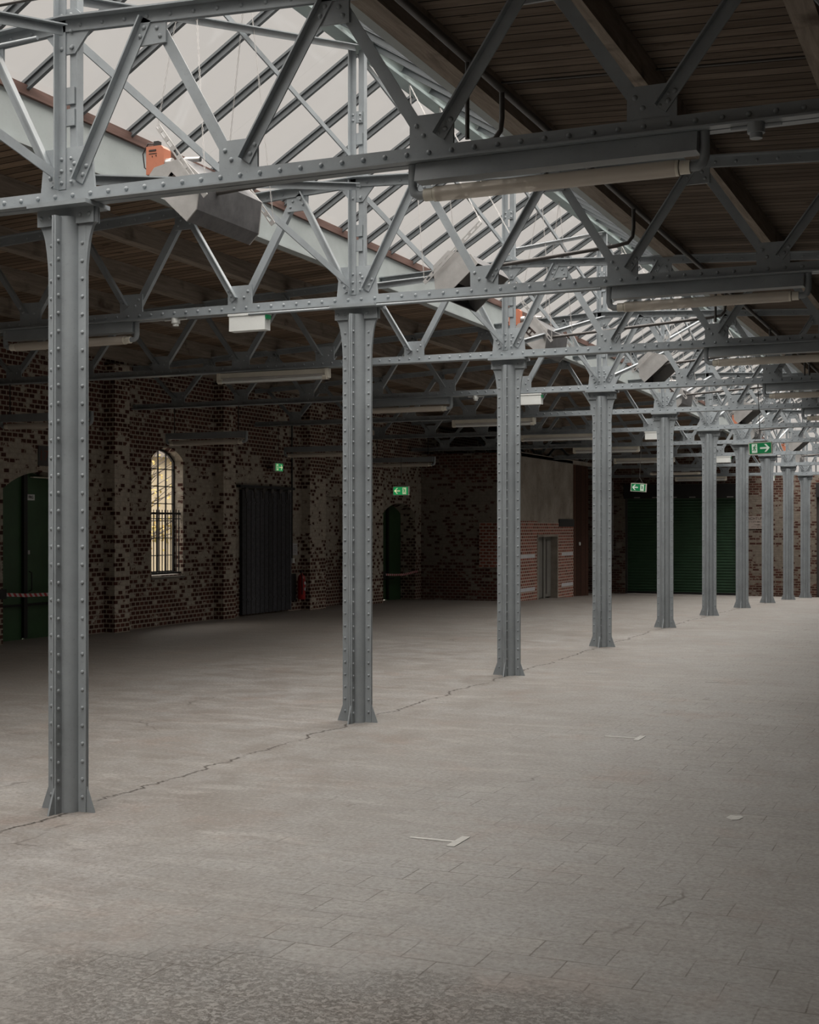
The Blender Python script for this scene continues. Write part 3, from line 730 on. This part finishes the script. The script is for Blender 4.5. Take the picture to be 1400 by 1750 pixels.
mb = MB(); mb.tube([(x_, 3.93, ZL-.022) for x_ in (-1.05, 0, 1.2, 2.2)], .013, 8); tag(mb.build('conduit', M['steel']), 'grey conduit under the lower chord of the second truss', 'conduit')

# ------------------------------------------------------------------ left wall fittings
def green_door(name, y0, y1, xr, ztop, gap, label, z0):
    o = MB().box(xr-.06, xr, y0, gap-.03, z0-.02+(.035 if z0 < -.01 else 0), ztop).build(name, M['green']); struct(o, label); o['category'] = 'door'
    MB().box(xr-.06, xr, gap+.03, y1, z0-.02, ztop).build('door_leaf', M['green'], o)
    MB().box(xr-.04, xr+.05, gap-.045, gap+.035, z0+.02, ztop).build('door_post', M['black'], o)
    return o
GAP = 9.72
d1 = green_door('door_1', 8.86, 10.64, -8.34, 2.6, GAP, 'dark green double door under a brick arch at the left edge', 0)
m_ = MB(); m_.tube([(-8.33, 9.84, 1.02), (-8.28, 9.84, 1.0), (-8.28, 9.84, .74), (-8.33, 9.84, .72)], .01, 6); m_.build('pull_handle', M['black'], d1)
MB().box(-8.34, -8.315, 9.80, 9.84, 1.28, 1.34).build('lock', M['galv'], d1)
MB().box(-8.339, -8.325, 8.9, 10.6, .50, .535).build('cross_rail', M['black'], d1)
lp = MB().box(-8.338, -8.33, 9.79, 9.97, 2.10, 2.19).build('name_plate', M['white'], d1); lp['label'] = 'white plate lettered FRG'
d3 = green_door('door_3', 22.03, 23.94, -8.40, 2.4, 23.1, 'dark green door in a deep brick arch of the left aisle', dz(23))
MB().box(-8.39, -8.37, 22.1, 23.5, .42, .45).build('cross_rail', M['black'], d3)

def text(s_, size, loc, rot, mat, name, parent=None, ext=.002):
    c_ = bpy.data.curves.new(name, 'FONT'); c_.body = s_; c_.size = size; c_.extrude = ext; c_.align_x = 'CENTER'; c_.align_y = 'CENTER'; c_.materials.append(mat)
    t_ = bpy.data.objects.new(name, c_); me = bpy.data.meshes.new_from_object(t_); bpy.data.objects.remove(t_)
    o = bpy.data.objects.new(name, me); COL.objects.link(o); o.location = loc; o.rotation_euler = rot
    if parent: o.parent = parent
    return o
RX = (PI/2, 0, PI/2)          # reads from +X
RY = (PI/2, 0, 0)             # reads from -Y
text('FRG', .062, (-8.326, 9.88, 2.145), RX, M['ink'], 'plate_lettering', d1)
r = empty('number_panel', (-7.99, 9.75, 2.76), 'faded red number 17 painted above the left arch', 'sign')
MB().box(-.006, .004, -.12, .12, -.15, .15).build('panel', M['darkpipe'], r); text('17', .22, (.006, 0, 0), RX, M['red17'], 'number', r)
m_ = MB(); pts = [(-7.96, 8.86, .72), (-7.96, 9.3, .69), (-7.96, 9.8, .68), (-7.96, 10.3, .695), (-7.96, 10.66, .73)]
for p, q_ in zip(pts, pts[1:]): m_.ext(p, q_, [(-.001, -.025), (.001, -.025), (.001, .025), (-.001, .025)], (1, 0, 0), (0, 0, 1))
tag(m_.build('barrier_tape', M['barrier']), 'red and white barrier tape across the left green door', 'tape')
MBt = MB().box(-8.0, -7.93, 8.72, 8.86, .66, .80); tag(MBt.build('tape_bracket', M['black']), 'black tape holder left of the arched green door', 'bracket')
m_ = MB(); pts = [(-7.96, 22.03, .58), (-7.96, 22.6, .55), (-7.96, 23.2, .545), (-7.96, 24.0, .60)]
for p, q_ in zip(pts, pts[1:]): m_.ext(p, q_, [(-.001, -.025), (.001, -.025), (.001, .025), (-.001, .025)], (1, 0, 0), (0, 0, 1))
tag(m_.build('barrier_tape', M['barrier']), 'thin red and white tape across the far arched door', 'tape')
tag(MB().box(-8.0, -7.93, 21.88, 22.03, .50, .66).build('tape_bracket', M['black']), 'black tape holder beside the far arched green door', 'bracket')
tag(MB().box(-8.30, -8.24, 9.83, 10.25, 2.44, 2.458).build('strip_lamp', M['cream']), 'slim pale strip lamp over the left green door', 'lamp')

# arched window with iron grille
w1 = bpy.data.objects.new('window_1', None); COL.objects.link(w1); struct(w1, 'tall arched iron window with a grille in the left wall'); w1['category'] = 'window'
xg = -8.20; ya, yb, zb_, zs, za = 12.59, 13.56, .90, 2.84, 3.05
def mid_arch(y):
    w = (yb-ya)/2; hh = za-zs; R = (w*w+hh*hh)/(2*hh); return za-R+math.sqrt(max(0, R*R-(y-(ya+yb)/2)**2))
m_ = MB()
for i in range(12):
    p = ya+(yb-ya)*i/12; q_ = ya+(yb-ya)*(i+1)/12
    m_.bar((xg, p, mid_arch(p)-.015), (xg, q_, mid_arch(q_)-.015), .04, .035)
m_.box(xg-.02, xg+.02, ya, ya+.03, zb_, zs).box(xg-.02, xg+.02, yb-.03, yb, zb_, zs).box(xg-.02, xg+.02, ya, yb, zb_-.02, zb_+.03)
for k in (1, 2, 3):
    y = ya+(yb-ya)*k/4; m_.box(xg-.012, xg+.012, y-.009, y+.009, zb_, mid_arch(y))
for k in range(1, 7):
    z = zb_+k*.30; m_.box(xg-.012, xg+.012, ya, yb, z-.008, z+.008)
m_.build('window_frame', M['black'], w1)
MB().box(xg-.003, xg+.003, ya, yb, zb_, 3.0).build('glass_pane', M['glass'], w1)
s_ = MB(); s_.ext((0, ya-.02, 0), (0, yb+.02, 0), [(-8.55, .80), (-7.97, .80), (-7.97, .84), (-8.20, .89), (-8.55, .89)], (1, 0, 0), (0, 0, 1)); s_.build('window_sill', M['sill'], w1)
g = MB()
for k in range(13):
    y = ya-.02+(yb-ya+.06)*k/12; g.cyl((-8.06, y, .88), (-8.06, y, 1.99), .009, 6)
g.box(-8.07, -8.05, ya, yb, 1.91, 1.945).box(-8.07, -8.05, ya, yb, 1.83, 1.845).box(-8.08, -8.04, ya, yb, .88, .91); g.build('iron_grille', M['black'], w1)
portal((-8.6, 13.07, 1.95), (0, -PI/2, 0), 2.2, 1.0)
# what stands outside the window
struct(MB().box(-30, -9.2, -10, 45, -.55, -.5).build('floor_yard', M['yard']), 'pale yard outside the window')
bld = empty('outside_building', (-17, 24, -.5), 'pale rendered building seen through the arched window', 'building')
MB().box(-2, 0, -14, 22, 0, 4.2).build('wall', M['render'], bld); MB().box(-2.2, .2, -14, 22, 4.2, 4.35).build('roof_edge', M['sill'], bld)
tr_ = empty('garden_tree', (-13.2, 19.5, -.5), 'autumn tree with ochre leaves outside the arched window', 'tree')
rn = random.Random(3); m_ = MB(); m_.tube([(0, 0, 0), (.05, .05, 1.2), (0, .1, 2.4), (.1, 0, 3.8)], .07, 7)
tips = []
for i in range(46):
    z = 1.0+rn.random()*2.6; a = rn.random()*2*PI; L_ = .5+rn.random()*1.1; p = V((0, .05, z)); q_ = p+V((math.cos(a)*L_, math.sin(a)*L_, .3+rn.random()*.7)); tips.append((p, q_))
    m_.cyl(p, q_, .018, 5, .005)
m_.build('branches', M['bark'], tr_)
lf = MB()
for i in range(900):
    p, q_ = rn.choice(tips); c_ = p.lerp(q_, .3+.7*rn.random())+V((rn.gauss(0, .12), rn.gauss(0, .12), rn.gauss(0, .12)))
    if c_.z > 2.7 and rn.random() < .75: continue
    a = V((rn.gauss(0, 1), rn.gauss(0, 1), rn.gauss(0, 1))).normalized(); b = a.orthogonal().normalized(); s1 = .05
    lf.add([c_-a*s1, c_+b*s1*.6, c_+a*s1, c_-b*s1*.6], [(0, 1, 2, 3)])
o = lf.build('leaves', M['leaf'], tr_)

# sliding plank door
o = MB().box(-7.99, -7.93, 15.48, 17.42, .03, 2.40).build('door_2', M['slide']); struct(o, 'tall dark blue-grey plank sliding door in the left wall'); o['category'] = 'door'
MB().box(-7.99, -7.90, 15.36, 17.52, 2.44, 2.49).build('door_rail', M['black'], o)
for k in range(6):
    y = 15.6+k*.33; h = MB(); h.cyl((-7.93, y, 2.40), (-7.90, y, 2.40), .05, 10); h.box(-7.93, -7.91, y-.015, y+.015, 2.24, 2.42); h.build('roller_hanger', M['darkpipe'], o)
for z in (.3, 2.15): MB().box(-7.93, -7.915, 15.5, 17.4, z, z+.03).build('cross_batten', M['slide'], o)
# notice, conduit, switch, extinguisher
r = tag(MB().box(-7.995, -7.985, 17.58, 17.78, 1.12, 1.36).build('notice_sheet', M['paper']), 'white printed notice on the brick beside the sliding door', 'notice')
for k in range(6): MB().box(-7.984, -7.982, 17.60, 17.75-.03*(k % 2), 1.31-.028*k, 1.316-.028*k).build('printed_line', M['ink'], r)
m_ = MB(); m_.cyl((-7.97, 17.52, 1.05), (-7.97, 17.52, 3.9), .016, 6); tag(m_.build('conduit', M['black']), 'black vertical conduit beside the sliding door', 'conduit')
tag(MB().box(-7.99, -7.94, 17.50, 17.58, .96, 1.06).build('light_switch', M['white']), 'small switch box at the foot of the black conduit', 'switch')
r = empty('fire_extinguisher', (-7.86, 17.72, .22), 'red fire extinguisher hung on the left wall near the sliding door', 'fire extinguisher')
m_ = MB(); prof = [(0, 0), (.075, 0), (.08, .03), (.08, .42), (.06, .48), (.025, .51), (.02, .54)]
for (r0, z0), (r1, z1) in zip(prof, prof[1:]): m_.cyl((0, 0, z0), (0, 0, z1+1e-4), max(r0, .001), 16, max(r1, .001), caps=False)
m_.build('cylinder', M['red'], r)
m_ = MB(); m_.box(-.02, .02, -.05, .03, .54, .58).box(-.01, .01, -.11, .02, .585, .60); m_.build('valve_head', M['black'], r)
m_ = MB(); m_.tube([(0, -.04, .56), (.06, -.09, .48), (.07, -.10, .2), (.06, -.09, .1)], .012, 6); m_.build('hose', M['black'], r)
m_ = MB(); m_.box(.079, .082, -.035, .035, .30, .36).box(.079, .082, -.035, .035, .18, .24); m_.build('label_patch', M['paper'], r)
MB().box(-.14, -.085, -.30, -.08, -.02, .52).build('backing_box', M['black'], r)

# grey door in the red brick wall
o = MB().box(XC-.22, XC-.17, 25.87, 27.52, dz(26.5)+.02, 1.44).build('door_5', M['greywood']); struct(o, 'narrow grey weathered door in the red brick wall'); o['category'] = 'door'
m_ = MB(); m_.box(XC-.2, XC+.012, 25.80, 25.87, -.3, 1.48).box(XC-.2, XC+.012, 27.50, 27.57, -.3, 1.48).box(XC-.2, XC+.012, 25.8, 27.57, 1.44, 1.50); m_.build('door_frame', M['plaster'], o)
MB().box(XC-.17, XC-.13, 26.75, 26.9, dz(26.5), 1.44).build('centre_post', M['greywood'], o)
MB().box(XC-.17, XC-.165, 25.95, 26.1, 1.0, 1.40).build('dark_slot', M['black'], o)
MB().box(XC-.17, XC-.165, 26.95, 27.15, dz(26.5)+.1, 1.36).build('dark_panel', M['darkpipe'], o)

# warning board on the end wall
r = empty('warning_board', (-1.76, YEND-.02, 1.83), 'faded ACHTUNG warning board on the far brick wall', 'sign')
MB().box(-.30, .30, -.01, .015, -.20, .20).build('board', M['sign'], r)
text('ACHTUNG', .118, (0, -.013, .125), RY, M['ink'], 'heading', r)
m_ = MB(); rn = random.Random(5)
for z, x0, x1 in ((.02, -.26, .26), (-.07, -.09, .09), (-.14, -.17, .17)):
    x = x0
    while x < x1:
        w = .016+rn.random()*.02
        m_.box(x, x+.009, -.013, -.010, z-.020, z+.020); m_.box(x, x+w, -.013, -.010, z+(.012 if rn.random() < .5 else -.02), z+(.020 if rn.random() < .5 else -.012)) if rn.random() < .6 else None
        x += w+.012
m_.build('small_print', M['ink'], r)
tag(MB().box(-6.32, -6.12, YEND-.03, YEND, 1.0, 1.18).build('meter_box', M['plaster']), 'small pale switch frame on the brick beside the roller shutter', 'box')
m_ = MB(); m_.cyl((-6.42, YEND-.03, .78), (-6.42, YEND-.03, 3.2), .015, 6); tag(m_.build('conduit', M['galv']), 'pale conduit on the brick left of the roller shutter', 'conduit')

# ------------------------------------------------------------------ hanging exit signs
def exit_sign(loc, rotz, arrow_right, hang, lab, lit, w=.31, h=.165, tilt=0):
    r = empty('exit_sign', loc, lab, 'exit sign', None, (0, tilt, rotz)); G, W = (M['sgl'], M['swl']) if lit else (M['sg'], M['sw'])
    MB().box(-w/2, w/2, -.02, .025, -h/2, h/2).build('frame', M['cream'], r)
    MB().box(-w/2+.012, w/2-.012, -.023, -.020, -h/2+.012, h/2-.012).build('green_face', G, r)
    s_ = 1 if arrow_right else -1; m_ = MB(); y0, y1 = -.026, -.023; cx = s_*.060
    m_.box(cx-.062, cx+.05, y0, y1, -.012, .012)
    m_.ext((0, y0, 0), (0, y1, 0), [(cx+s_*.066, 0), (cx+s_*.018, .054), (cx-s_*.006, .054), (cx+s_*.036, 0)], (1, 0, 0), (0, 0, 1))
    m_.ext((0, y0, 0), (0, y1, 0), [(cx+s_*.066, 0), (cx+s_*.018, -.054), (cx-s_*.006, -.054), (cx+s_*.036, 0)], (1, 0, 0), (0, 0, 1)); m_.build('arrow', W, r)
    cx = -s_*.075; p = MB().box(cx-.036, cx+.036, y0, y1, -.060, .060).build('doorway_panel', W, r)
    k = MB(); yy0, yy1 = -.029, -.026
    def st(pts, wd=.010):
        for a, b in zip(pts, pts[1:]): k.bar((cx+s_*a[0], (yy0+yy1)/2, a[1]), (cx+s_*b[0], (yy0+yy1)/2, b[1]), .003, wd, (0, 0, 1)) if abs(b[0]-a[0]) > 1e-4 else None
    k.cyl((cx+s_*.012, yy0, .042), (cx+s_*.012, yy1, .042), .008, 10)
    st([(.006, .030), (-.004, .002)], .014); st([(-.004, .002), (.012, -.012), (.004, -.036)]); st([(-.004, .002), (-.012, -.020), (-.028, -.028)]); st([(.006, .026), (.024, .012)], .007); st([(.004, .026), (-.016, .016), (-.020, .004)], .007)
    k.build('running_figure', G, p)
    if hang:
        hb = MB(); hb.box(-w*.3, w*.3, -.015, .015, h/2, h/2+.014); hb.cyl((-.09, 0, h/2), (0, 0, h/2+.12), .003, 6); hb.cyl((.09, 0, h/2), (0, 0, h/2+.12), .003, 6); hb.cyl((0, 0, h/2+.12), (0, 0, hang), .0055, 6)
        hb.build('suspension_cable', M['darkpipe'], r)
    return r
exit_sign((2.20, 12, 2.76), 0, True, .87, 'hanging green exit sign with right arrow, seen between seventh and eighth column', False, tilt=-.04)
exit_sign((-1.40, 19.85, 2.48), 0, False, 1.12, 'tilted green exit sign with left arrow, seen between fourth and fifth column', False, tilt=.07)
exit_sign((-4.88, 16, 2.355), 0, False, 1.27, 'lit green exit sign with left arrow over the dark arched door', True)
exit_sign((-7.75, 16.55, 2.86), PI/2, True, .9, 'small lit green exit sign seen edge-on over the sliding door', True)
sgn = [o for o in COL.objects if o.get('label', '').startswith('small lit green exit sign')][0]
MB().box(-.02, .02, .02, .27, -.02, .02).build('wall_arm', M['darkpipe'], sgn)

# ------------------------------------------------------------------ floor markings and litter
def flat(pts, mat, name, lab, cat, grp=None):
    m_ = MB(); n = len(pts); z = .003
    m_.add([(x, y, z+dz(y)) for x, y in pts]+[(x, y, z-.0025+dz(y)) for x, y in pts], [tuple(range(n))]+[(i, n+i, n+(i+1) % n, (i+1) % n) for i in range(n)])
    return tag(m_.build(name, mat), lab, cat, grp)
def tee(x0, x1, y, lab, mat, bar=True):
    m_ = MB(); z = .003+dz(y)
    m_.box(x0, x1, y-.017, y+.017, z-.002, z)
    if bar: m_.box(x1-.002, x1+.045, y-.11, y+.13, z-.002, z+.0005)
    tag(m_.build('floor_tape', mat), lab, 'tape', 'white tape marks on the floor')
tee(2.16, 2.42, .165, 'nearest white T-shaped tape mark on the floor', M['tape'])
tee(2.20, 2.46, 4.05, 'second white T-shaped tape mark, farther along the floor', M['tape'])
tee(2.20, 2.43, 8.20, 'faint white tape dash far along the floor', M['chalk'], False)
tee(.75, .92, 8.58, 'short pale tape dash right of the third column', M['chalk'], False)
tee(-4.5, -4.0, 16.75, 'pale dash on the dark floor of the left aisle', M['chalk'], False)
flat([(3.66, 1.35), (3.70, 1.30), (3.735, 1.32), (3.75, 1.40), (3.73, 1.44), (3.70, 1.42), (3.67, 1.43)], M['tape'], 'paint_blot', 'small white paint blot on the floor at right', 'stain')
